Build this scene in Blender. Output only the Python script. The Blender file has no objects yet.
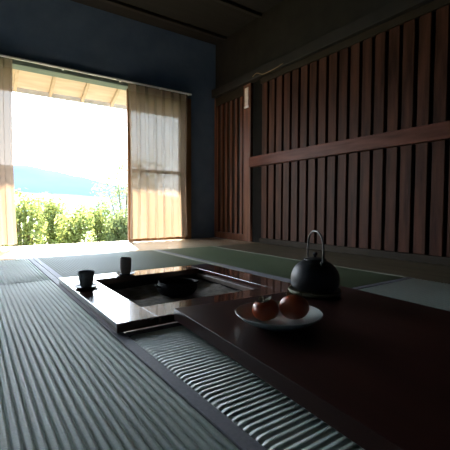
import bpy, bmesh, math, random
from mathutils import Vector, Matrix
random.seed(7)
S = bpy.context.scene
C = S.collection
PI = math.pi

# ------------------------------------------------------------------ helpers
def tag(o, label=None, cat=None, group=None, kind=None):
    if label: o['label'] = label
    if cat: o['category'] = cat
    if group: o['group'] = group
    if kind: o['kind'] = kind
    return o

def empty(name, loc, rz=0, label=None, cat=None, group=None):
    o = bpy.data.objects.new(name, None)
    o.empty_display_size = .05
    C.objects.link(o)
    o.location = loc
    o.rotation_euler = (0, 0, rz)
    return tag(o, label, cat, group)

def obj(name, bm, mat, parent=None, smooth=False, loc=None, bevel=0, sharp=None):
    me = bpy.data.meshes.new(name)
    bm.normal_update()
    bm.to_mesh(me)
    bm.free()
    if smooth:
        for p in me.polygons: p.use_smooth = True
    me.materials.append(mat)
    o = bpy.data.objects.new(name, me)
    C.objects.link(o)
    if loc: o.location = loc
    if parent: o.parent = parent
    if bevel:
        m = o.modifiers.new('bevel', 'BEVEL'); m.width = bevel; m.segments = 2; m.limit_method = 'ANGLE'
    return o

def box(bm, x0, x1, y0, y1, z0, z1):
    v = [bm.verts.new((x, y, z)) for x in (x0, x1) for y in (y0, y1) for z in (z0, z1)]
    for f in ((0,1,3,2), (4,6,7,5), (0,4,5,1), (2,3,7,6), (0,2,6,4), (1,5,7,3)):
        bm.faces.new([v[i] for i in f])

def lathe(bm, prof, seg=48, cx=0, cy=0, close=True):
    rings = []
    for r, z in prof:
        if r < 1e-6:
            rings.append([bm.verts.new((cx, cy, z))])
        else:
            rings.append([bm.verts.new((cx + r*math.cos(2*PI*k/seg), cy + r*math.sin(2*PI*k/seg), z)) for k in range(seg)])
    for a, b in zip(rings, rings[1:]):
        for k in range(seg):
            j = (k+1) % seg
            if len(a) == 1 and len(b) == 1: continue
            if len(a) == 1: bm.faces.new((a[0], b[j], b[k]))
            elif len(b) == 1: bm.faces.new((a[k], a[j], b[0]))
            else: bm.faces.new((a[k], a[j], b[j], b[k]))
    bmesh.ops.recalc_face_normals(bm, faces=bm.faces)

def spline(pts, n):
    P = [Vector(p) for p in pts]
    out = []
    for i in range(len(P)-1):
        p0 = P[max(i-1, 0)]; p1 = P[i]; p2 = P[i+1]; p3 = P[min(i+2, len(P)-1)]
        for k in range(n):
            t = k/n
            out.append(.5*((2*p1) + (p2-p0)*t + (2*p0-5*p1+4*p2-p3)*t*t + (3*p1-p0-3*p2+p3)*t**3))
    out.append(P[-1])
    return out

def tube(bm, path, rad, seg=10, flat=1.0):
    path = [Vector(p) for p in path]
    n = len(path)
    rings = []
    ref = Vector((0, 0, 1))
    t0 = (path[1]-path[0]).normalized()
    if abs(t0.dot(ref)) > .9: ref = Vector((1, 0, 0))
    side = t0.cross(ref).normalized()
    for i in range(n):
        t = (path[min(i+1, n-1)] - path[max(i-1, 0)]).normalized()
        side = (side - t*side.dot(t)).normalized()
        up = t.cross(side)
        r = rad(i/(n-1)) if callable(rad) else rad
        rings.append([bm.verts.new(path[i] + side*(r*math.cos(2*PI*k/seg)) + up*(r*flat*math.sin(2*PI*k/seg))) for k in range(seg)])
    for a, b in zip(rings, rings[1:]):
        for k in range(seg):
            j = (k+1) % seg
            bm.faces.new((a[k], a[j], b[j], b[k]))
    bm.faces.new(rings[0][::-1]); bm.faces.new(rings[-1])
    bmesh.ops.recalc_face_normals(bm, faces=bm.faces)

# ------------------------------------------------------------------ materials
def mat_base(name, color, rough=.5, spec=.5, metal=0, coat=0):
    m = bpy.data.materials.new(name); m.use_nodes = True
    b = m.node_tree.nodes['Principled BSDF']
    b.inputs['Base Color'].default_value = (*color, 1)
    b.inputs['Roughness'].default_value = rough
    b.inputs['Specular IOR Level'].default_value = spec
    b.inputs['Metallic'].default_value = metal
    b.inputs['Coat Weight'].default_value = coat
    return m, m.node_tree, b

def noisy(name, c1, c2, scale=(8, 8, 8), rough=.5, spec=.5, detail=5, bump=.0, lo=.35, hi=.65, metal=0, coat=0, r2=None, dist=.002, coord='Object'):
    m, nt, b = mat_base(name, c1, rough, spec, metal, coat)
    N, L = nt.nodes, nt.links
    tc = N.new('ShaderNodeTexCoord'); mp = N.new('ShaderNodeMapping')
    mp.inputs['Scale'].default_value = scale
    L.new(tc.outputs[coord], mp.inputs['Vector'])
    nz = N.new('ShaderNodeTexNoise'); nz.inputs['Scale'].default_value = 1; nz.inputs['Detail'].default_value = detail
    L.new(mp.outputs[0], nz.inputs['Vector'])
    cr = N.new('ShaderNodeValToRGB')
    cr.color_ramp.elements[0].position = lo; cr.color_ramp.elements[1].position = hi
    cr.color_ramp.elements[0].color = (*c1, 1); cr.color_ramp.elements[1].color = (*c2, 1)
    L.new(nz.outputs['Fac'], cr.inputs[0]); L.new(cr.outputs[0], b.inputs['Base Color'])
    if bump:
        bp = N.new('ShaderNodeBump'); bp.inputs['Strength'].default_value = bump; bp.inputs['Distance'].default_value = dist
        L.new(nz.outputs['Fac'], bp.inputs['Height']); L.new(bp.outputs[0], b.inputs['Normal'])
    if r2 is not None:
        mr = N.new('ShaderNodeMapRange'); mr.inputs['To Min'].default_value = rough; mr.inputs['To Max'].default_value = r2
        L.new(nz.outputs['Fac'], mr.inputs['Value']); L.new(mr.outputs[0], b.inputs['Roughness'])
    return m

def thin(name, c, trans=.5, tcol=None, rough=.8):
    """cloth or leaf: diffuse plus translucent"""
    m = bpy.data.materials.new(name); m.use_nodes = True
    N, L = m.node_tree.nodes, m.node_tree.links
    N.clear()
    out = N.new('ShaderNodeOutputMaterial'); d = N.new('ShaderNodeBsdfDiffuse'); t = N.new('ShaderNodeBsdfTranslucent')
    mx = N.new('ShaderNodeMixShader'); mx.inputs[0].default_value = trans
    d.inputs[0].default_value = (*c, 1); t.inputs[0].default_value = (*(tcol or c), 1)
    L.new(d.outputs[0], mx.inputs[1]); L.new(t.outputs[0], mx.inputs[2]); L.new(mx.outputs[0], out.inputs[0])
    return m, N, L, d, t

M = {}
M['board'] = noisy('wall board wood', (.024, .0100, .0062), (.078, .0310, .0190), (22, 22, 2.6), .42, .09, 6, .18, .32, .68, r2=.55)
M['rail'] = noisy('wall rail wood', (.065, .022, .014), (.115, .042, .028), (3, 3, 30), .42, .10, 5, .2)
M['lattice'] = noisy('lattice door wood', (.075, .026, .013), (.165, .060, .031), (25, 25, 2), .34, .5, 5, .2)
M['dark'] = noisy('dark timber', (.012, .010, .009), (.022, .018, .015), (6, 6, 6), .6, .3)
M['black'] = noisy('shade black recess timber', (.004, .0035, .003), (.007, .006, .005), (6, 6, 6), .8, .1)  # black stands in for the shade inside the recess
M['sillwood'] = noisy('dark olive sill wood', (.018, .013, .008), (.028, .020, .012), (20, 3, 20), .65, .15)
M['navy'] = noisy('blue black plaster', (.11, .165, .25), (.14, .20, .29), (5, 5, 5), .85, .2, 6, .1)
M['ceil'] = noisy('smoked ceiling boards', (.008, .0075, .007), (.014, .012, .011), (2, 18, 2), .7, .3)
M['lintel'] = noisy('weathered lintel wood', (.10, .13, .13), (.15, .18, .17), (3, 25, 25), .5, .4)
M['post'] = noisy('window post wood', (.16, .08, .035), (.26, .14, .06), (25, 25, 2), .5, .4)
M['engawa'] = noisy('pale veranda boards', (.50, .43, .33), (.62, .54, .42), (2, 25, 4), .24, .8)
M['sidefloor'] = noisy('olive brown floorboards', (.06, .05, .028), (.10, .08, .045), (25, 2, 4), .45, .4)
M['sub'] = noisy('subfloor', (.05, .045, .04), (.07, .06, .05), (5, 5, 5), .8, .3)
M['heri'] = noisy('mauve grey mat border', (.17, .17, .195), (.21, .21, .235), (140, 140, 140), .6, .45, 2, .15)
M['pale'] = noisy('pale olive mat border', (.25, .26, .20), (.31, .32, .25), (140, 140, 140), .6, .4, 2, .15)
M['frame'] = noisy('lacquered hearth frame', (.070, .026, .020), (.105, .042, .031), (4, 30, 4), .20, .8, 5, .03, coat=1.0, dist=.001)
M['table'] = noisy('dark red lacquer table', (.020, .007, .0055), (.032, .011, .0085), (25, 3, 4), .36, .22, 5, .03, dist=.001)
M['pit'] = noisy('soot dark wood', (.020, .016, .014), (.035, .028, .024), (20, 20, 6), .7, .3)
M['ledge'] = noisy('highlight ledge wood', (.12, .09, .07), (.17, .13, .11), (20, 20, 6), .5, .3)  # kept paler than the pit to draw the rim highlight
M['ash'] = noisy('hearth ash', (.20, .175, .145), (.34, .31, .27), (30, 30, 30), .95, .1, 6, .6, dist=.004)
M['iron'] = noisy('blue black cast iron', (.007, .009, .012), (.013, .016, .020), (160, 160, 160), .48, .4, 3, .25, dist=.0008)
M['potiron'] = noisy('sooty iron', (.004, .004, .004), (.007, .0065, .006), (90, 90, 90), .75, .2, 3, .2)
M['steel'] = noisy('worn handle iron', (.05, .05, .05), (.10, .10, .10), (60, 60, 60), .30, .6, 3, .1, metal=.6)
M['trivet'] = noisy('pale olive wood', (.16, .13, .075), (.23, .19, .11), (20, 60, 20), .5, .4)
M['plate'] = noisy('celadon glaze', (.46, .52, .50), (.54, .59, .56), (14, 14, 14), .22, .5)
M['persimmon'] = noisy('persimmon skin', (.33, .042, .012), (.42, .070, .016), (14, 14, 14), .33, .5, 3)
M['calyx'] = noisy('dry persimmon calyx', (.10, .095, .050), (.17, .15, .085), (60, 60, 60), .6, .4)
M['cup'] = noisy('charcoal stoneware', (.12, .128, .135), (.17, .18, .185), (90, 90, 90), .5, .4, 3, .2)
M['cup2'] = noisy('brown stoneware', (.22, .175, .148), (.30, .24, .205), (40, 40, 160), .5, .4, 3, .2)
M['coaster'] = noisy('black lacquer', (.014, .014, .015), (.024, .022, .022), (40, 40, 40), .4, .4)
M['paper'] = noisy('aged paper strip', (.62, .55, .52), (.72, .66, .62), (20, 20, 20), .8, .2)
M['white'] = noisy('white painted metal', (.74, .76, .78), (.82, .83, .84), (20, 20, 20), .4, .5)
M['cord'] = noisy('brown cable sheath', (.16, .10, .05), (.22, .14, .07), (40, 40, 40), .5, .4)
M['rafter'] = noisy('sun bleached eave wood', (.50, .36, .24), (.62, .46, .32), (30, 3, 30), .7, .3)
M['soffit'] = noisy('sun bleached soffit', (.58, .44, .32), (.68, .54, .40), (3, 25, 3), .7, .3)
M['rooftop'] = noisy('grey roof tile', (.10, .10, .11), (.15, .15, .16), (9, 9, 9), .7, .4)
M['soil'] = noisy('garden earth', (.06, .075, .03), (.10, .115, .05), (3, 3, 3), .9, .2)
M['hill'] = noisy('haze blue forested mountain', (.040, .056, .080), (.049, .067, .092), (.02, .02, .05), .95, .0)  # distance haze is put into the blue base colour
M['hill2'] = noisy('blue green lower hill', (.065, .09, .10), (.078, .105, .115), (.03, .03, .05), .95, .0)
M['bark'] = noisy('twig bark', (.10, .075, .05), (.16, .12, .08), (30, 30, 5), .8, .2)

def tatami_mat_material(name, axis, ca=(.33, .40, .36), cb=(.45, .52, .46), rough=.5, spec=.42):
    m, nt, b = mat_base(name, ca, rough, spec)
    N, L = nt.nodes, nt.links
    b.inputs['Anisotropic'].default_value = .6          # rush fibres run along the ribs
    cx = N.new('ShaderNodeCombineXYZ'); cx.inputs[1 if axis == 'y' else 0].default_value = 1
    vt = N.new('ShaderNodeVectorTransform'); vt.vector_type = 'VECTOR'; vt.convert_from = 'OBJECT'; vt.convert_to = 'WORLD'
    L.new(cx.outputs[0], vt.inputs[0]); L.new(vt.outputs[0], b.inputs['Tangent'])
    tc = N.new('ShaderNodeTexCoord')
    nz = N.new('ShaderNodeTexNoise'); nz.inputs['Scale'].default_value = 3; nz.inputs['Detail'].default_value = 4
    mp = N.new('ShaderNodeMapping'); mp.inputs['Scale'].default_value = (60, 350, 60) if axis == 'y' else (350, 60, 60)
    L.new(tc.outputs['Object'], mp.inputs['Vector'])
    n2 = N.new('ShaderNodeTexNoise'); n2.inputs['Scale'].default_value = 1; n2.inputs['Detail'].default_value = 2
    L.new(tc.outputs['Object'], nz.inputs['Vector']); L.new(mp.outputs[0], n2.inputs['Vector'])
    cr = N.new('ShaderNodeValToRGB')
    cr.color_ramp.elements[0].position = .3; cr.color_ramp.elements[1].position = .7
    cr.color_ramp.elements[0].color = (*ca, 1); cr.color_ramp.elements[1].color = (*cb, 1)
    ad = N.new('ShaderNodeMath'); ad.operation = 'ADD'
    ml = N.new('ShaderNodeMath'); ml.operation = 'MULTIPLY'; ml.inputs[1].default_value = .5
    m2 = N.new('ShaderNodeMath'); m2.operation = 'MULTIPLY'; m2.inputs[1].default_value = .5
    L.new(nz.outputs['Fac'], ml.inputs[0]); L.new(n2.outputs['Fac'], m2.inputs[0])
    L.new(ml.outputs[0], ad.inputs[0]); L.new(m2.outputs[0], ad.inputs[1])
    L.new(ad.outputs[0], cr.inputs[0]); L.new(cr.outputs[0], b.inputs['Base Color'])
    bp = N.new('ShaderNodeBump'); bp.inputs['Strength'].default_value = .35; bp.inputs['Distance'].default_value = .001
    L.new(n2.outputs['Fac'], bp.inputs['Height']); L.new(bp.outputs[0], b.inputs['Normal'])
    return m
M['tatami_y'] = tatami_mat_material('rush weave lengthwise', 'y')
M['cross_x'] = tatami_mat_material('brightened rush weave crosswise', 'x', rough=.45, spec=1.0)  # same rush as tatami_x, sheen raised to brighten the front mat
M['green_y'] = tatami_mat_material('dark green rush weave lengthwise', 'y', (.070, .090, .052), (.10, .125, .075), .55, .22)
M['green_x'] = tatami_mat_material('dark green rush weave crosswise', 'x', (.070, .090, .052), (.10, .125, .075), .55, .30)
M['tatami_x'] = tatami_mat_material('rush weave crosswise', 'x')

cm, N_, L_, d_, t_ = thin('curtain cloth', (.31, .235, .19), .42, (.26, .185, .13))
tp_ = N_.new('ShaderNodeBsdfTransparent'); mm_ = N_.new('ShaderNodeMixShader'); mm_.inputs[0].default_value = .03
lk_ = [n for n in N_ if n.type == 'OUTPUT_MATERIAL'][0]; src_ = lk_.inputs[0].links[0].from_socket
L_.new(src_, mm_.inputs[1]); L_.new(tp_.outputs[0], mm_.inputs[2]); L_.new(mm_.outputs[0], lk_.inputs[0])
M['curtain'] = cm
cm, N_, L_, d_, t_ = thin('curtain heading', (.34, .27, .22), .30, (.26, .20, .15))
M['heading'] = cm
def leafmat(name, c, tc):
    m, N, L, d, t = thin(name, c, .5, tc)
    gi = N.new('ShaderNodeNewGeometry'); hs = N.new('ShaderNodeHueSaturation'); h2 = N.new('ShaderNodeHueSaturation')
    mr = N.new('ShaderNodeMapRange'); mr.inputs['To Min'].default_value = .55; mr.inputs['To Max'].default_value = 1.35
    L.new(gi.outputs['Random Per Island'], mr.inputs['Value'])
    for h, cc, sh in ((hs, c, d), (h2, tc, t)):
        h.inputs['Color'].default_value = (*cc, 1)
        L.new(mr.outputs[0], h.inputs['Value']); L.new(h.outputs[0], sh.inputs[0])
    return m
M['leaf'] = leafmat('sunlit shrub leaf', (.14, .165, .055), (.27, .30, .085))
M['leaf2'] = leafmat('darker shrub leaf', (.09, .11, .05), (.16, .19, .07))
M['leaf3'] = leafmat('pale tree leaf', (.15, .185, .10), (.25, .29, .14))

gm = bpy.data.materials.new('window glass'); gm.use_nodes = True
N, L = gm.node_tree.nodes, gm.node_tree.links
N.clear()
o_ = N.new('ShaderNodeOutputMaterial'); tr = N.new('ShaderNodeBsdfTransparent'); gl = N.new('ShaderNodeBsdfGlossy')
gl.inputs['Roughness'].default_value = .02; fr = N.new('ShaderNodeFresnel'); fr.inputs[0].default_value = 1.45
mx = N.new('ShaderNodeMixShader'); tr.inputs[0].default_value = (.95, .97, .96, 1)
L.new(fr.outputs[0], mx.inputs[0]); L.new(tr.outputs[0], mx.inputs[1]); L.new(gl.outputs[0], mx.inputs[2]); L.new(mx.outputs[0], o_.inputs[0])
M['glass'] = gm

# ------------------------------------------------------------------ room layout (x right, y towards the window, z up)
XL, XR = -1.62, 2.49            # side walls
YB, YW = -1.7, 3.80             # rear wall, window wall (inner face)
ZC = 2.35                       # ceiling
WX0, WX1, WZ = -1.10, 2.06, 1.635 # window opening, unseen left part added to light the mats
HX0, HX1, HY0, HY1 = .335, 1.155, 1.02, 1.845   # hearth outer square
IX0, IX1, IY0, IY1 = .461, 1.024, 1.150, 1.716  # hearth hole
FX, FY = 1.90, 2.93             # edges of the matted area
def struct(name, bm, m, parent=None, **k):
    o = obj(name, bm, m, parent, **k)
    if not parent: o['kind'] = 'structure'
    return o

# subfloor with the hearth cut-out
bm = bmesh.new()
gx0, gx1, gy0, gy1 = HX0+.03, HX1-.03, HY0+.03, HY1-.03
box(bm, XL, gx0, YB, YW, -.12, -.056); box(bm, gx1, XR, YB, YW, -.12, -.056)
box(bm, gx0, gx1, YB, gy0, -.12, -.056); box(bm, gx0, gx1, gy1, YW, -.12, -.056)
struct('floor', bm, M['sub'])
# veranda boards along the window
bm = bmesh.new()
n = 6; w = (YW - FY)/n
for k in range(n):
    box(bm, XL, XR-.002, FY+k*w+.0012, FY+(k+1)*w-.0012, -.055, -.001)
struct('floor', bm, M['engawa'], bevel=.0015)
# side boards along the right wall
bm = bmesh.new()
n = 4; w = (XR-.004 - FX)/n
for k in range(n):
    box(bm, FX+k*w+.0012, FX+(k+1)*w-.0012, YB, FY-.002, -.055, -.001)
struct('floor', bm, M['sidefloor'], bevel=.0015)

bm = bmesh.new()
box(bm, XL-.1, XR+.3, YB-.1, YW+.15, ZC, ZC+.08)
struct('ceiling', bm, M['ceil'])
bm = bmesh.new()
for k in range(9):
    y = YB+.3+k*.62
    box(bm, XL, XR, y-.02, y+.02, ZC-.035, ZC-.001)
struct('trim_1', bm, M['dark'], bevel=.004)          # ceiling battens

# walls
bm = bmesh.new(); box(bm, XL-.1, XL-.001, YB-.1, YW+.14, -.12, ZC-.001); struct('wall_left', bm, M['navy'])
bm = bmesh.new(); box(bm, XL, XR+.3, YB-.1, YB-.001, -.12, ZC-.001); struct('wall_rear', bm, M['navy'])
bm = bmesh.new()
box(bm, XL, WX0, YW, YW+.13, -.12, ZC-.001)
box(bm, WX1+.09, XR+.12, YW, YW+.13, -.12, ZC-.001)
box(bm, WX0, WX1+.09, YW, YW+.13, WZ+.07, ZC-.001)
box(bm, WX0, WX1+.09, YW, YW+.13, -.12, -.06)
struct('wall_window', bm, M['navy'])
# right wall: dark backing, plaster above the beam
bm = bmesh.new()
box(bm, XR+.03, XR+.12, YB, YW-.001, -.12, 1.70)
struct('wall_right', bm, M['black'])
bm = bmesh.new()
box(bm, XR+.012, XR+.12, YB, YW-.001, 1.80, ZC-.001)
struct('wall_right', bm, M['dark'])
bm = bmesh.new(); box(bm, XR-.05, XR+.119, YB, YW-.002, 1.702, 1.798); struct('trim_2', bm, M['dark'], bevel=.004)   # beam
# boarded panel on the right wall
def boards(y0, y1, pitch, wid, z0, z1, x0, x1, jit=.002):
    bm = bmesh.new()
    y = y0
    while y > y1:
        j = random.uniform(-jit, jit)
        box(bm, x0+j, x1, y-wid, y, z0, z1)
        y -= pitch
    return bm
PY = 2.905
struct('trim_3', boards(PY, YB+.15, .1065, .079, .054, .80, XR-.004, XR+.029), M['board'], bevel=.003)     # lower boards
struct('trim_4', boards(PY, YB+.15, .1065, .079, .912, 1.640, XR-.004, XR+.029), M['board'], bevel=.003)   # upper boards
bm = bmesh.new(); box(bm, XR-.034, XR+.029, YB+.02, 3.085, .802, .910); struct('trim_5', bm, M['rail'], bevel=.005)  # middle rail
bm = bmesh.new(); box(bm, XR-.012, XR+.029, YB+.02, PY+.02, .001, .052); struct('trim_6', bm, M['sillwood'], bevel=.003)  # sill
bm = bmesh.new(); box(bm, XR-.012, XR+.029, YB+.02, PY+.02, 1.642, 1.700); struct('trim_7', bm, M['sillwood'], bevel=.003)  # top rail, darker wood stands in for the shade up here
bm = bmesh.new(); box(bm, XR+.022, XR+.029, PY+.022, 3.085, .001, .801); box(bm, XR+.022, XR+.029, PY+.022, 3.085, .911, 1.700)
struct('trim_8', bm, M['black'])                      # recessed post, black for the shade in the gap

# lattice sliding door left of the post
d = empty('door_1', (XR, 3.43, 0)); d['kind'] = 'structure'
dx0, dx1 = -.006, .028
def dbox(name, y0, y1, z0, z1, m, x0=dx0, x1=dx1):
    b = bmesh.new(); box(b, x0, x1, y0-3.43, y1-3.43, z0, z1); return obj(name, b, m, d, bevel=.003)
dbox('stile', 3.09, 3.215, .002, 1.70, M['lattice'])
dbox('stile', 3.765, 3.797, .002, 1.70, M['lattice'])
dbox('rail', 3.2155, 3.7645, .002, .075, M['lattice'])
dbox('rail', 3.2155, 3.7645, 1.60, 1.70, M['sillwood'])  # darker than the other rail, for the shade at the door top
b = bmesh.new()
for k in range(6):
    y = 3.256 + k*.0965 - 3.43
    box(b, .002, .026, y-.010, y+.030, .0755, 1.5995)
obj('slats', b, M['lattice'], d, bevel=.002)
b = bmesh.new(); box(b, .0265, .0285, 3.216-3.43, 3.764-3.43, .076, 1.599); obj('back_panel', b, M['dark'], d)

# window: frame, sliding sash behind the right curtain
w = empty('window_1', (1.0, YW+.06, 0)); w['kind'] = 'structure'
def wbox(name, x0, x1, y0, y1, z0, z1, m, par=w, bev=.003):
    b = bmesh.new(); box(b, x0-1.0, x1-1.0, y0-YW-.06, y1-YW-.06, z0, z1); return obj(name, b, m, par, bevel=bev)
wbox('window_post', WX1+.001, WX1+.089, YW-.02, YW+.12, .001, WZ, M['post'])
wbox('window_post', WX0+.001, WX0+.05, YW+.001, YW+.12, .001, WZ, M['post'])
wbox('lintel', WX0+.001, WX1+.089, YW-.022, YW+.12, WZ+.001, WZ+.068, M['lintel'])
wbox('sill', WX0+.001, WX1+.089, YW+.001, YW+.125, -.058, .0, M['post'])
sy0, sy1 = YW+.035, YW+.065
def sash(x0, x1):
    s = wbox('sash_stile', x0, x0+.038, sy0, sy1, .002, WZ-.002, M['post'])
    wbox('sash_stile', x1-.038, x1, sy0, sy1, .002, WZ-.002, M['post'])
    wbox('sash_rail', x0+.0385, x1-.0385, sy0, sy1, .002, .055, M['post'])
    wbox('sash_rail', x0+.0385, x1-.0385, sy0, sy1, WZ-.07, WZ-.002, M['post'])
    wbox('sash_rail', x0+.0385, x1-.0385, sy0, sy1, .755, .790, M['post'])
    wbox('glass_pane', x0+.0385, x1-.0385, YW+.048, YW+.052, .0555, .7545, M['glass'], bev=0)
    wbox('glass_pane', x0+.0385, x1-.0385, YW+.048, YW+.052, .7905, WZ-.0705, M['glass'], bev=0)
sash(1.40, WX1-.002)

# eave over the window: soffit boards, rafters, pale fascia; unseen sun-blocking roof above
E0, E1 = YW+.14, YW+.47
ZE0, ZE1 = 1.690, 1.545
def slope_box(bm, x0, x1, y0, y1, za, zb, th):
    v = [bm.verts.new(p) for p in ((x0,y0,za),(x1,y0,za),(x1,y1,zb),(x0,y1,zb),(x0,y0,za+th),(x1,y0,za+th),(x1,y1,zb+th),(x0,y1,zb+th))]
    for f in ((3,2,1,0),(4,5,6,7),(0,1,5,4),(1,2,6,5),(2,3,7,6),(3,0,4,7)): bm.faces.new([v[i] for i in f])
ev = empty('window_canopy', (1.0, E0, ZE0), 0, 'small sun-bleached wooden canopy with rafters over the open window', 'canopy')
bm = bmesh.new(); slope_box(bm, -1.9, 2.0, 0, E1-E0, .03, ZE1-ZE0+.03, .02); obj('soffit', bm, M['soffit'], ev)
for k in range(12):
    x = .395 + (k-3)*.325 - 1.0
    bm = bmesh.new(); slope_box(bm, x-.015, x+.015, .001, E1-E0-.001, -.012, ZE1-ZE0-.012, .0415); obj('rafter', bm, M['rafter'], ev)
bm = bmesh.new(); box(bm, -1.9, 2.0, E1-E0, E1-E0+.02, ZE1-ZE0-.018, ZE1-ZE0+.05); obj('fascia', bm, M['white'], ev)
bm = bmesh.new(); slope_box(bm, -2.2, 3.4, YW+.14, YW+1.95, 2.75, 2.17, .10); struct('sun_blocker_roof', bm, M['rooftop'])  # unseen roof slab, added to keep sun off the upper curtain

# ------------------------------------------------------------------ tatami
def mat(x0, x1, y0, y1, axis, label, kind='tatami_', A=.0065, cloth=('heri', 'heri')):
    """axis = direction of the ribs and of the cloth borders"""
    H = .030                                     # border width
    g = .0012
    x0 += g; x1 -= g; y0 += g; y1 -= g
    cx, cy = (x0+x1)/2, (y0+y1)/2
    r = empty('tatami_mat', (cx, cy, -.055), 0, label, 'tatami mat', 'tatami mats laid over the floor')
    a, b = ((x0-cx, x1-cx), (y0-cy, y1-cy)) if axis == 'y' else ((y0-cy, y1-cy), (x0-cx, x1-cx))
    def P(u, v, z): return (u, v, z) if axis == 'y' else (v, u, z)
    u0, u1 = a[0]+H+.0005, a[1]-H-.0005
    n = max(1, round((u1-u0)/.0158)); p = (u1-u0)/n
    top = .0555
    prof = []
    for k in range(n):
        for t, h in ((0, 0), (.08, .10), (.18, .32), (.30, .65), (.42, .93), (.5, 1), (.62, .88), (.74, .60), (.86, .25), (.94, .06)) if kind == 'cross_' else ((0, 0), (.07, .25), (.15, .74), (.24, .93), (.45, 1), (.68, .95), (.81, .75), (.92, .25)):
            prof.append((u0+(k+t)*p, top-A+A*h))
    prof.append((u1, top-A))
    bm = bmesh.new()
    nv = 5
    vs = [b[0]+(b[1]-b[0])*i/(nv-1) for i in range(nv)]
    vs = [vs[0], vs[0]+.004, vs[0]+.012] + vs[1:-1] + [vs[-1]-.012, vs[-1]-.004, vs[-1]]
    dr = [.008, .003, 0] + [0]*(nv-2) + [0, .003, .008]          # rush folded down at the mat's ends
    rows = [[bm.verts.new(P(u, v, z-q)) for u, z in prof] for v, q in zip(vs, dr)]
    for r0, r1 in zip(rows, rows[1:]):
        for i in range(len(prof)-1):
            bm.faces.new((r0[i], r0[i+1], r1[i+1], r1[i]))
    for row in (rows[0], rows[-1]):
        l = bm.verts.new((row[0].co.x, row[0].co.y, .001)); q = bm.verts.new((row[-1].co.x, row[-1].co.y, .001))
        bm.faces.new([l]+[bm.verts.new(v.co) for v in row]+[q])
    bmesh.ops.recalc_face_normals(bm, faces=bm.faces)
    for f in bm.faces:
        if len(f.verts) == 4 and f.normal.z < 0: f.normal_flip()
    o = obj('rush_surface', bm, M[kind+axis], r, smooth=True)
    for e0, e1, ck in ((a[0], a[0]+H, cloth[0]), (a[1]-H, a[1], cloth[1])):
        bm = bmesh.new()
        q0, q1 = P(e0, b[0], .001), P(e1, b[1], .0560)
        box(bm, min(q0[0], q1[0]), max(q0[0], q1[0]), min(q0[1], q1[1]), max(q0[1], q1[1]), .001, .0560)
        obj('cloth_border', bm, M[ck], r, bevel=.002)
    return r
LX = .357
mat(LX-.93, LX, .20, 2.0, 'y', 'long ribbed tatami mat along the left of the hearth, nearest the camera')
mat(LX-.93, LX, 2.0, FY-.001, 'y', 'short ribbed tatami mat at the left below the left curtain')
mat(LX-1.86, LX-.93, .20, 2.0, 'y', 'tatami mat of the outer left column, beside the long ribbed mat')
mat(LX-1.86, LX-.93, 2.0, FY-.001, 'y', 'tatami mat of the outer left column, beside the veranda boards')
mat(LX, FX, .07, HY0, 'x', 'tatami mat with crosswise ribs partly under the dark low table', 'cross_', .0020)
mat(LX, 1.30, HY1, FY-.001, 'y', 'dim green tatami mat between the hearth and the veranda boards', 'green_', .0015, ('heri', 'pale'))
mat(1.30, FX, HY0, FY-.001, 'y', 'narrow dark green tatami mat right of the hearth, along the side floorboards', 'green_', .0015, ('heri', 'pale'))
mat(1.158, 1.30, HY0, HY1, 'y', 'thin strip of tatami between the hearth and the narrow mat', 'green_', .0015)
mat(LX-1.86, FX, -.86, .07-.0, 'x', 'tatami mat behind the camera under the near end of the low table')

# ------------------------------------------------------------------ hearth
ZT = .030
h = empty('sunken_hearth', ((HX0+HX1)/2, (HY0+HY1)/2, 0), 0, 'square sunken hearth with glossy lacquered frame and a bed of ash', 'hearth')
hx, hy = h.location.x, h.location.y
def hb(name, x0, x1, y0, y1, z0, z1, m, bev=.0015, lab=None):
    b = bmesh.new(); box(b, x0-hx, x1-hx, y0-hy, y1-hy, z0, z1)
    o = obj(name, b, m, h, bevel=bev)
    if lab: o['label'] = lab
    return o
hb('frame_rail', HX0, IX0, HY0, HY1, .002, ZT, M['frame'])
hb('frame_rail', IX1, HX1, HY0, HY1, .002, ZT, M['frame'])
hb('frame_rail', IX0+.0006, IX1-.0006, HY0, IY0, .002, ZT-.0004, M['frame'])
hb('frame_rail', IX0+.0006, IX1-.0006, IY1, HY1, .002, ZT-.0004, M['frame'])
b = bmesh.new()
for (x0, x1, y0, y1) in ((IX0-.03, IX0, IY0-.03, IY1+.03), (IX1, IX1+.03, IY0-.03, IY1+.03), (IX0, IX1, IY0-.03, IY0), (IX0, IX1, IY1, IY1+.03)):
    box(b, x0-hx, x1-hx, y0-hy, y1-hy, -.30, .0015)
box(b, IX0-.03-hx, IX1+.03-hx, IY0-.03-hy, IY1+.03-hy, -.33, -.3005)
obj('pit_lining', b, M['pit'], h)
for (x0, x1, y0, y1) in ((IX1-.016, IX1-.0005, IY0+.001, IY1-.001), (IX0+.0005, IX0+.016, IY0+.001, IY1-.001)):
    hb('inner_ledge', x0, x1, y0, y1, -.014, .004, M['ledge'])
b = bmesh.new()
n = 40
g = [[None]*(n+1) for _ in range(n+1)]
from mathutils import noise
for i in range(n+1):
    for j in range(n+1):
        x = IX0+.001+(IX1-IX0-.002)*i/n; y = IY0+.001+(IY1-IY0-.002)*j/n
        z = -.046 + .009*noise.noise(Vector((x*9, y*9, 3))) + .006*noise.noise(Vector((x*30, y*30, 1)))
        e = min(i, j, n-i, n-j)/n
        z += .02*max(0, .12-e)/.12
        g[i][j] = b.verts.new((x-hx, y-hy, z))
for i in range(n):
    for j in range(n): b.faces.new((g[i][j], g[i+1][j], g[i+1][j+1], g[i][j+1]))
o = obj('ash_bed', b, M['ash'], h, smooth=True); o['label'] = 'grey brown ash bed'

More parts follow.
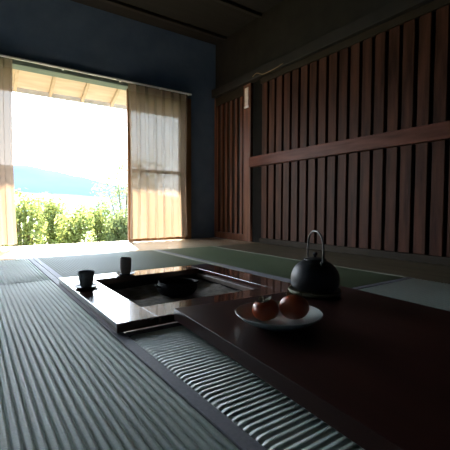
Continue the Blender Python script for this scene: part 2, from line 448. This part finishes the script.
# pot standing in the ash
px, py = .785, 1.515
pt = empty('iron_pot', (px, py, -.046), 0, 'black round open iron pot standing on the ash of the sunken hearth', 'pot')
b = bmesh.new(); lathe(b, [(0, .0), (.05, .0), (.078, .012), (.092, .030), (.095, .042), (.090, .056), (.084, .060), (.088, .065), (.085, .067), (.080, .062), (.085, .055), (.091, .042), (.087, .030), (.073, .016), (.048, .006), (0, .006)]); obj('pot_body', b, M['potiron'], pt, smooth=True)
for sg in (1, -1):
    b = bmesh.new(); tube(b, spline([(sg*.088, -.014, .050), (sg*.104, -.012, .055), (sg*.107, 0, .057), (sg*.104, .012, .055), (sg*.088, .014, .050)], 4), .004, 8); obj('lug_handle', b, M['potiron'], pt, smooth=True)

# ------------------------------------------------------------------ low table
TZ = .049
ang = math.radians(-4.5)
tb = empty('low_table', (.513, 1.012, 0), ang, 'low dark red-brown table carrying the plate and the kettle', 'table')
b = bmesh.new(); box(b, 0, .715, -1.25, 0, .0135, TZ); obj('tabletop', b, M['table'], tb, bevel=.001)
for y in (-.32, -1.10):
    b = bmesh.new(); box(b, .05, .665, y-.03, y+.03, .0015, .0132); obj('foot', b, M['table'], tb, bevel=.002)

# ------------------------------------------------------------------ cups on saucers
def saucer(x, y, z, r, label):
    b = bmesh.new()
    lathe(b, [(0, .0), (r*.62, .0), (r*.95, .0045), (r, .0075), (r*.985, .009), (r*.92, .007), (r*.6, .0035), (0, .0035)], 40)
    o = obj('saucer', b, M['coaster'], smooth=True, loc=(x, y, z)); return tag(o, label, 'saucer', 'black tea saucers on the hearth frame')
c1 = (.388, 1.562); c2 = (.627, 1.762)
saucer(*c1, ZT+.0006, .047, 'black saucer under the wide charcoal cup')
saucer(*c2, ZT+.0006, .046, 'black saucer under the tall brown cup')
cz = ZT+.0006+.0041
def cup(x, y, prof, mat, label):
    b = bmesh.new(); lathe(b, prof, 40)
    o = obj('tea_cup', b, mat, smooth=True, loc=(x, y, cz)); return tag(o, label, 'cup', 'handleless tea cups by the hearth')
cup(*c1, [(0, .003), (.016, .003), (.017, 0), (.021, 0), (.0225, .004), (.0265, .014), (.0300, .034), (.0325, .056), (.0335, .062), (.0325, .064), (.031, .062), (.0285, .035), (.024, .014), (.012, .009), (0, .009)], M['cup'], 'wide charcoal grey tea cup at the left corner of the hearth frame')
cup(*c2, [(0, .003), (.016, .003), (.0165, 0), (.021, 0), (.0225, .005), (.0260, .016), (.0275, .040), (.0275, .065), (.0265, .079), (.0255, .0805), (.0242, .079), (.0252, .04), (.022, .016), (.012, .009), (0, .009)], M['cup2'], 'tall brown tea cup on the far rail of the hearth frame')

# ------------------------------------------------------------------ plate and persimmons
pl = (.672, .712)
b = bmesh.new()
lathe(b, [(0, .004), (.052, .004), (.054, 0), (.060, 0), (.064, .0035), (.084, .010), (.103, .021), (.1165, .0325), (.1160, .0345), (.1145, .0345), (.101, .0240), (.083, .0135), (.070, .0085), (.058, .0075), (0, .0072)], 64)
tag(obj('plate', b, M['plate'], smooth=True, loc=(*pl, TZ+.0005)), 'pale celadon plate holding two persimmons on the low table', 'plate')

def persimmon(loc, r, tilt, label, rz):
    root = empty('persimmon', loc, 0, label, 'persimmon', 'persimmons on the plate')
    root.rotation_euler = (tilt[0], tilt[1], rz)
    b = bmesh.new()
    seg = 48; prof = []
    rows = 22
    vs = []
    for i in range(rows+1):
        th = PI*i/rows
        rr = math.sin(th); z = -math.cos(th)
        ring = []
        for k in range(seg):
            a = 2*PI*k/seg
            sq = 1 + .030*math.cos(4*a)*rr
            R = r*rr**.85*sq if rr > 1e-5 else 0
            zz = z*r*.80
            if z > .6: zz -= r*.16*((z-.6)/.4)**1.5
            if z < -.8: zz += r*.07*((-z-.8)/.2)
            ring.append((R*math.cos(a), R*math.sin(a), zz))
        vs.append(ring)
    rings = []
    for i, ring in enumerate(vs):
        rings.append([b.verts.new((0, 0, ring[0][2]))] if i in (0, rows) else [b.verts.new(p) for p in ring])
    for A, B in zip(rings, rings[1:]):
        for k in range(seg):
            j = (k+1) % seg
            if len(A) == 1: b.faces.new((A[0], B[j], B[k]))
            elif len(B) == 1: b.faces.new((A[k], A[j], B[0]))
            else: b.faces.new((A[k], A[j], B[j], B[k]))
    bmesh.ops.recalc_face_normals(b, faces=b.faces)
    obj('fruit', b, M['persimmon'], root, smooth=True)
    b = bmesh.new()
    zt = r*.80 - r*.16
    for q in range(4):
        a0 = q*PI/2 + PI/4
        rowsv = []
        for i in range(7):
            t = i/6
            d_ = r*(.06 + .62*t)
            wd = r*.30*math.sin(PI*min(1, .22+t*.78))**.8 + .0004
            lift = zt + r*(.035 + .06*t + .22*max(0, t-.55))
            row = []
            for s in (-1, -.5, 0, .5, 1):
                x = d_*math.cos(a0) - s*wd*math.sin(a0); y = d_*math.sin(a0) + s*wd*math.cos(a0)
                row.append(b.verts.new((x, y, lift + r*.06*abs(s)*t)))
            rowsv.append(row)
        for A, B in zip(rowsv, rowsv[1:]):
            for k in range(4): b.faces.new((A[k], A[k+1], B[k+1], B[k]))
    o = obj('calyx', b, M['calyx'], root, smooth=True)
    sm = o.modifiers.new('t', 'SOLIDIFY'); sm.thickness = .0012; sm.offset = 1
    b = bmesh.new(); tube(b, [(0, 0, zt-.001), (.001, 0, zt+r*.12), (.003, .001, zt+r*.30)], .0026, 8); obj('stem', b, M['calyx'], root, smooth=True)
    return root
pz = TZ+.0085
persimmon((.6455, .7345, pz+.0312), .0365, (-.12, -.16, 0), 'red-orange persimmon at the left on the plate, leafy calyx on top', .4)
persimmon((.7110, .6930, pz+.0372), .0395, (-.70, 0, 0), 'larger orange persimmon at the right on the plate, in front of the kettle', -.75)

# ------------------------------------------------------------------ kettle on its trivet
kx, ky = 1.035, .905
b = bmesh.new()
lathe(b, [(0, .0), (.080, .0), (.092, .004), (.097, .011), (.096, .0165), (.090, .0165), (.087, .012), (0, .0115)], 56)
tag(obj('trivet', b, M['trivet'], smooth=True, loc=(kx, ky, TZ+.0005)), 'round pale wooden trivet dish under the black kettle', 'trivet')
kb = TZ+.0005+.0121
va = math.atan2(ky, kx)                          # direction away from the viewer
k = empty('kettle', (kx, ky, kb), va + math.radians(27), 'rounded black cast-iron kettle with an arched handle on a wooden trivet', 'kettle')
b = bmesh.new()
lathe(b, [(0, .0), (.060, .0), (.072, .003), (.082, .012), (.0865, .024), (.088, .040), (.0865, .055), (.081, .072), (.071, .088), (.056, .101), (.044, .107), (.040, .109), (.039, .1075), (0, .107)], 56)
obj('kettle_body', b, M['iron'], k, smooth=True)
b = bmesh.new(); lathe(b, [(0, .1095), (.0375, .1095), (.041, .1118), (.040, .114), (.030, .1175), (.014, .120), (0, .1205)], 40)
ld = obj('lid', b, M['iron'], k, smooth=True)
b = bmesh.new(); lathe(b, [(0, .1206), (.005, .1206), (.0042, .125), (.0085, .130), (.0085, .134), (.005, .138), (0, .1385)], 24)
obj('lid_knob', b, M['iron'], ld, smooth=True)
b = bmesh.new(); tube(b, spline([(.072, 0, .050), (.092, 0, .060), (.106, 0, .076), (.116, 0, .084)], 6), lambda t: .016-.007*t, 16); obj('spout', b, M['iron'], k, smooth=True)
b = bmesh.new(); tube(b, spline([(.056, 0, .099), (.060, 0, .125), (.061, 0, .160), (.050, 0, .193), (.026, 0, .212), (0, 0, .216), (-.026, 0, .212), (-.050, 0, .193), (-.061, 0, .160), (-.060, 0, .125), (-.056, 0, .099)], 6), .0036, 10)
obj('handle', b, M['steel'], k, smooth=True)
for s in (1, -1):
    b = bmesh.new(); box(b, s*.056-.007, s*.056+.007, -.008, .008, .092, .110); obj('handle_lug', b, M['iron'], k, bevel=.003)

# ------------------------------------------------------------------ curtains
TRY = YW-.062
b = bmesh.new(); box(b, WX0-.1, WX1+.07, TRY-.008, TRY+.008, 1.664, 1.682)
tr = tag(obj('curtain_track', b, M['white'], bevel=.003), 'thin pale metal curtain track above the window', 'curtain track')
for x in (-1.1, -.8, -.4, .2, .75, 1.3, 1.75, WX1+.04):
    b = bmesh.new(); box(b, x-.008, x+.008, TRY+.0085, YW-.023, 1.664, 1.680); obj('bracket', b, M['white'], tr)

def curtain(x0, x1, folds, label, seed, lean=0):
    rnd = random.Random(seed)
    root = empty('curtain', ((x0+x1)/2, TRY, 0), 0, label, 'curtain', 'curtains on the window track')
    cx = (x0+x1)/2
    ph = [rnd.uniform(-.5, .5) for _ in range(folds+2)]
    am = [rnd.uniform(.6, 1.25) for _ in range(folds+2)]
    n = folds*14
    def pt(u, v):        # v = 0 floor .. 1 top
        f = u*folds
        i = int(f); tt = f-i
        p = ph[i]*(1-tt)+ph[i+1]*tt; a = am[i]*(1-tt)+am[i+1]*tt
        amp = (.026*(1-v)+.021*v)*a
        wob = .012*math.sin(2.3*f+seed+v*2.0)*(1-v)
        pin = .35*max(0, (v-.86)/.14)
        x = x0+(x1-x0)*u - cx + (x1-x0)/folds*((.055+.085*v)*a)*math.sin(4*PI*f+p)
        mid = (u-.5)*.03*math.sin(PI*v)
        y = amp*math.sin(2*PI*f+p*(1.3-v)) * (1-pin*.3) + wob + .006*math.sin(9*f+5*v)*(1-v)
        return Vector((x - mid + lean*(1-v) + .006*math.sin(2*PI*f*1.0+1)*(1-v), y, 0))
    zb, zt = .032, 1.606
    def sheet(v0, v1, rows, off):
        bm = bmesh.new(); R = []
        for r in range(rows+1):
            v = v0+(v1-v0)*r/rows
            row = []
            for q in range(n+1):
                p = pt(q/n, v); p.z = zb+(zt+.05-zb)*v + (.006*math.sin(q*.45+seed) if v == 0 else 0)
                p.y += off
                row.append(bm.verts.new(p))
            R.append(row)
        for A, B in zip(R, R[1:]):
            for q in range(n): bm.faces.new((A[q], A[q+1], B[q+1], B[q]))
        return bm
    obj('cloth', sheet(0, .955, 26, 0), M['curtain'], root, smooth=True)
    hd = obj('heading_tape', sheet(.955, 1, 4, 0), M['heading'], root, smooth=True)
    return root
curtain(1.375, 2.075, 7, 'translucent beige curtain gathered at the right of the window', 3)
curtain(-.14, .335, 5, 'translucent beige curtain cut by the left edge of the photo', 8)

# ------------------------------------------------------------------ plaque and cable by the door post
pq = empty('hanging_plaque', (XR-.008, 3.150, 1.445), 0, 'narrow pale upright plaque hanging on the lattice door stile', 'plaque')
b = bmesh.new(); box(b, -.010, 0, -.030, .030, .022, .215); obj('strip', b, M['paper'], pq, bevel=.002)
b = bmesh.new(); box(b, -.013, 0, -.036, .036, 0, .0215); o = obj('bottom_clip', b, M['white'], pq, bevel=.003); o['label'] = 'white lower edge'
b = bmesh.new()
X = XR-.055
tube(b, spline([(X, 3.00, 1.725), (X-.004, 2.93, 1.740), (X, 2.84, 1.705), (X-.006, 2.76, 1.698), (X, 2.66, 1.705), (X, 2.55, 1.72)], 8), .0045, 8)
tag(obj('cable', b, M['cord'], smooth=True), 'thin brown cable sagging along the dark beam above the boards', 'cable')

# ------------------------------------------------------------------ outside
GZ = -.45
bm = bmesh.new(); box(bm, -14, 16, YW+.2, 40, GZ-.3, GZ); struct('ground', bm, M['soil'])
def hill(name, prof, y, depth, m):
    bm = bmesh.new(); rows = []
    for j in range(9):
        t = j/8
        row = []
        for i, (x, z) in enumerate(prof):
            zz = GZ-2 + (z-GZ+2)*math.sin(PI/2*t)
            nz = noise.noise(Vector((x*.12, t*3, y)))*.05*z*t
            row.append(bm.verts.new((x, y+depth*(t**1.2), zz+nz)))
        rows.append(row)
    for A, B in zip(rows, rows[1:]):
        for i in range(len(prof)-1): bm.faces.new((A[i], A[i+1], B[i+1], B[i]))
    struct(name, bm, m, smooth=True)
def prof(pts, n):
    out = []
    for (a, b), (c, d) in zip(pts, pts[1:]):
        for k in range(n): out.append((a+(c-a)*k/n, b+(d-b)*k/n))
    return out+[pts[-1]]
hill('mountain', prof([(-220, 24), (-90, 27), (-20, 31), (35, 33), (70, 27), (120, 15), (170, 9), (200, 8), (300, 4)], 6), 210, 120, M['hill'])
hill('hill', prof([(-150, 4), (-60, 7), (0, 6), (30, 5.5), (60, 3), (110, 2.5), (200, 2)], 6), 90, 60, M['hill2'])

def leaf(bm, p, nrm, size, rnd):
    t = Vector((rnd.uniform(-1, 1), rnd.uniform(-1, 1), rnd.uniform(-.6, .8))).normalized()
    s = nrm.cross(t)
    if s.length < .05: return
    s.normalize(); t = s.cross(nrm).normalized()
    L, W = size, size*.42
    a = p - t*L*.5; e = p + t*L*.5 - nrm*L*.12
    m1 = p - t*L*.08
    v = [bm.verts.new(q) for q in (a, m1+s*W*.5+nrm*L*.05, m1, m1-s*W*.5+nrm*L*.05, e)]
    bm.faces.new((v[0], v[2], v[1])); bm.faces.new((v[0], v[3], v[2])); bm.faces.new((v[1], v[2], v[4])); bm.faces.new((v[2], v[3], v[4]))

def shrub(name, x, y, blobs, n, size, m, label, cat, group, seed):
    rnd = random.Random(seed)
    root = empty(name, (x, y, GZ), 0, label, cat, group)
    bm = bmesh.new()
    tot = sum(b[3]**2 for b in blobs)
    for (bx, by, bz, br) in blobs:
        for _ in range(int(n*br*br/tot)):
            d = Vector((rnd.gauss(0, 1), rnd.gauss(0, 1), rnd.gauss(0, 1))).normalized()
            p = Vector((bx, by, bz)) + d*br*rnd.uniform(.55, 1.1)
            if p.z < .02: continue
            nn = (d + Vector((rnd.uniform(-.8, .8), rnd.uniform(-.8, .8), rnd.uniform(-.3, .9)))).normalized()
            leaf(bm, p, nn, size*rnd.uniform(.6, 1.3), rnd)
    obj('foliage', bm, m, root)
    bm = bmesh.new()
    for (bx, by, bz, br) in blobs:
        tube(bm, spline([(bx*.2, by*.2, 0), (bx*.5, by*.6, bz*.5), (bx, by, bz)], 4), lambda t: .02*(1-t)+.006, 6)
    obj('stems', bm, M['bark'], root)
def blobset(rnd, w, hgt, k):
    return [(rnd.uniform(-w, w), rnd.uniform(-.16, .16), hgt*(.10+.70*(q+.5)/k), rnd.uniform(.17, .23)) for q in range(k)]
rr = random.Random(11)
GR = 'garden shrubs outside the window'
for (x, y, w, hh, lf, lab) in (
    (-.15, 6.2, .16, 1.0, 'leaf', 'leafy shrub outside behind the left curtain'),
    (.62, 6.2, .17, 1.14, 'leaf', 'bright green leafy shrub outside, beside the left curtain'),
    (1.38, 6.2, .16, .90, 'leaf', 'bright green leafy shrub outside, second from the left curtain'),
    (2.14, 6.2, .16, .80, 'leaf2', 'low darker shrub outside in front of the pale tree'),
    (2.90, 6.2, .16, .85, 'leaf2', 'darker shrub outside behind the right curtain'),
    (.27, 7.1, .18, 1.26, 'leaf', 'shrub in the back row outside, nearest the left curtain'),
    (1.16, 7.1, .18, 1.15, 'leaf', 'shrub in the back row outside, left of the window middle'),
    (2.03, 7.1, .16, .95, 'leaf', 'shrub in the back row outside, right of the window middle')):
    shrub('shrub', x, y, blobset(rr, w, hh, 13), 2000, .075, M[lf], lab, 'shrub', GR, rr.randint(1, 999))
shrub('garden_tree', 2.75, 7.8, [(-.05, 0, .9, .42), (-.3, .1, 1.15, .36), (.2, 0, 1.35, .45), (-.15, 0, 1.55, .36), (.15, .1, 1.8, .34), (.5, 0, 1.1, .4), (.55, 0, 1.6, .4)], 2600, .075, M['leaf3'], 'pale leafy tree outside beside the right curtain', 'tree', None, 5)

# ------------------------------------------------------------------ light
W = bpy.data.worlds.new('sky'); S.world = W; W.use_nodes = True
N, L = W.node_tree.nodes, W.node_tree.links
bg = N['Background']
tc = N.new('ShaderNodeTexCoord'); sx = N.new('ShaderNodeSeparateXYZ'); cr = N.new('ShaderNodeValToRGB')
cr.color_ramp.elements[0].position = 0; cr.color_ramp.elements[0].color = (.92, .97, 1, 1)
cr.color_ramp.elements[1].position = .8; cr.color_ramp.elements[1].color = (.45, .68, 1, 1)
L.new(tc.outputs['Generated'], sx.inputs[0]); L.new(sx.outputs['Z'], cr.inputs[0]); L.new(cr.outputs[0], bg.inputs[0])
bg.inputs[1].default_value = 7.0
sd = bpy.data.lights.new('sun', 'SUN'); sd.energy = 27; sd.angle = math.radians(1.2); sd.color = (1, .90, .74)
so = bpy.data.objects.new('sun', sd); C.objects.link(so)
el, az = math.radians(38), math.radians(14)
dirv = Vector((-math.sin(az)*math.cos(el), -math.cos(az)*math.cos(el), -math.sin(el)))
so.rotation_euler = dirv.to_track_quat('-Z', 'Y').to_euler()
so.location = (3, 9, 6)

# ------------------------------------------------------------------ camera
F = 365.0
yaw, pit, rol = math.radians(34.88), math.radians(2.6), math.radians(.155)
fwd = Vector((math.sin(yaw)*math.cos(pit), math.cos(yaw)*math.cos(pit), -math.sin(pit)))
right = Vector((math.cos(yaw), -math.sin(yaw), 0)); up = right.cross(fwd)
r2 = math.cos(rol)*right + math.sin(rol)*up; u2 = -math.sin(rol)*right + math.cos(rol)*up
cd = bpy.data.cameras.new('camera'); cam = bpy.data.objects.new('camera', cd); C.objects.link(cam)
cam.matrix_world = Matrix(((r2.x, u2.x, -fwd.x, 0), (r2.y, u2.y, -fwd.y, 0), (r2.z, u2.z, -fwd.z, .36), (0, 0, 0, 1)))
cd.sensor_width = 36; cd.lens = F/450*36; cd.clip_start = .01; cd.clip_end = 2000
S.camera = cam
v = S.view_settings
v.view_transform = 'Standard'; v.look = 'None'; v.gamma = 1; v.use_curve_mapping = False
v.exposure = 1.18
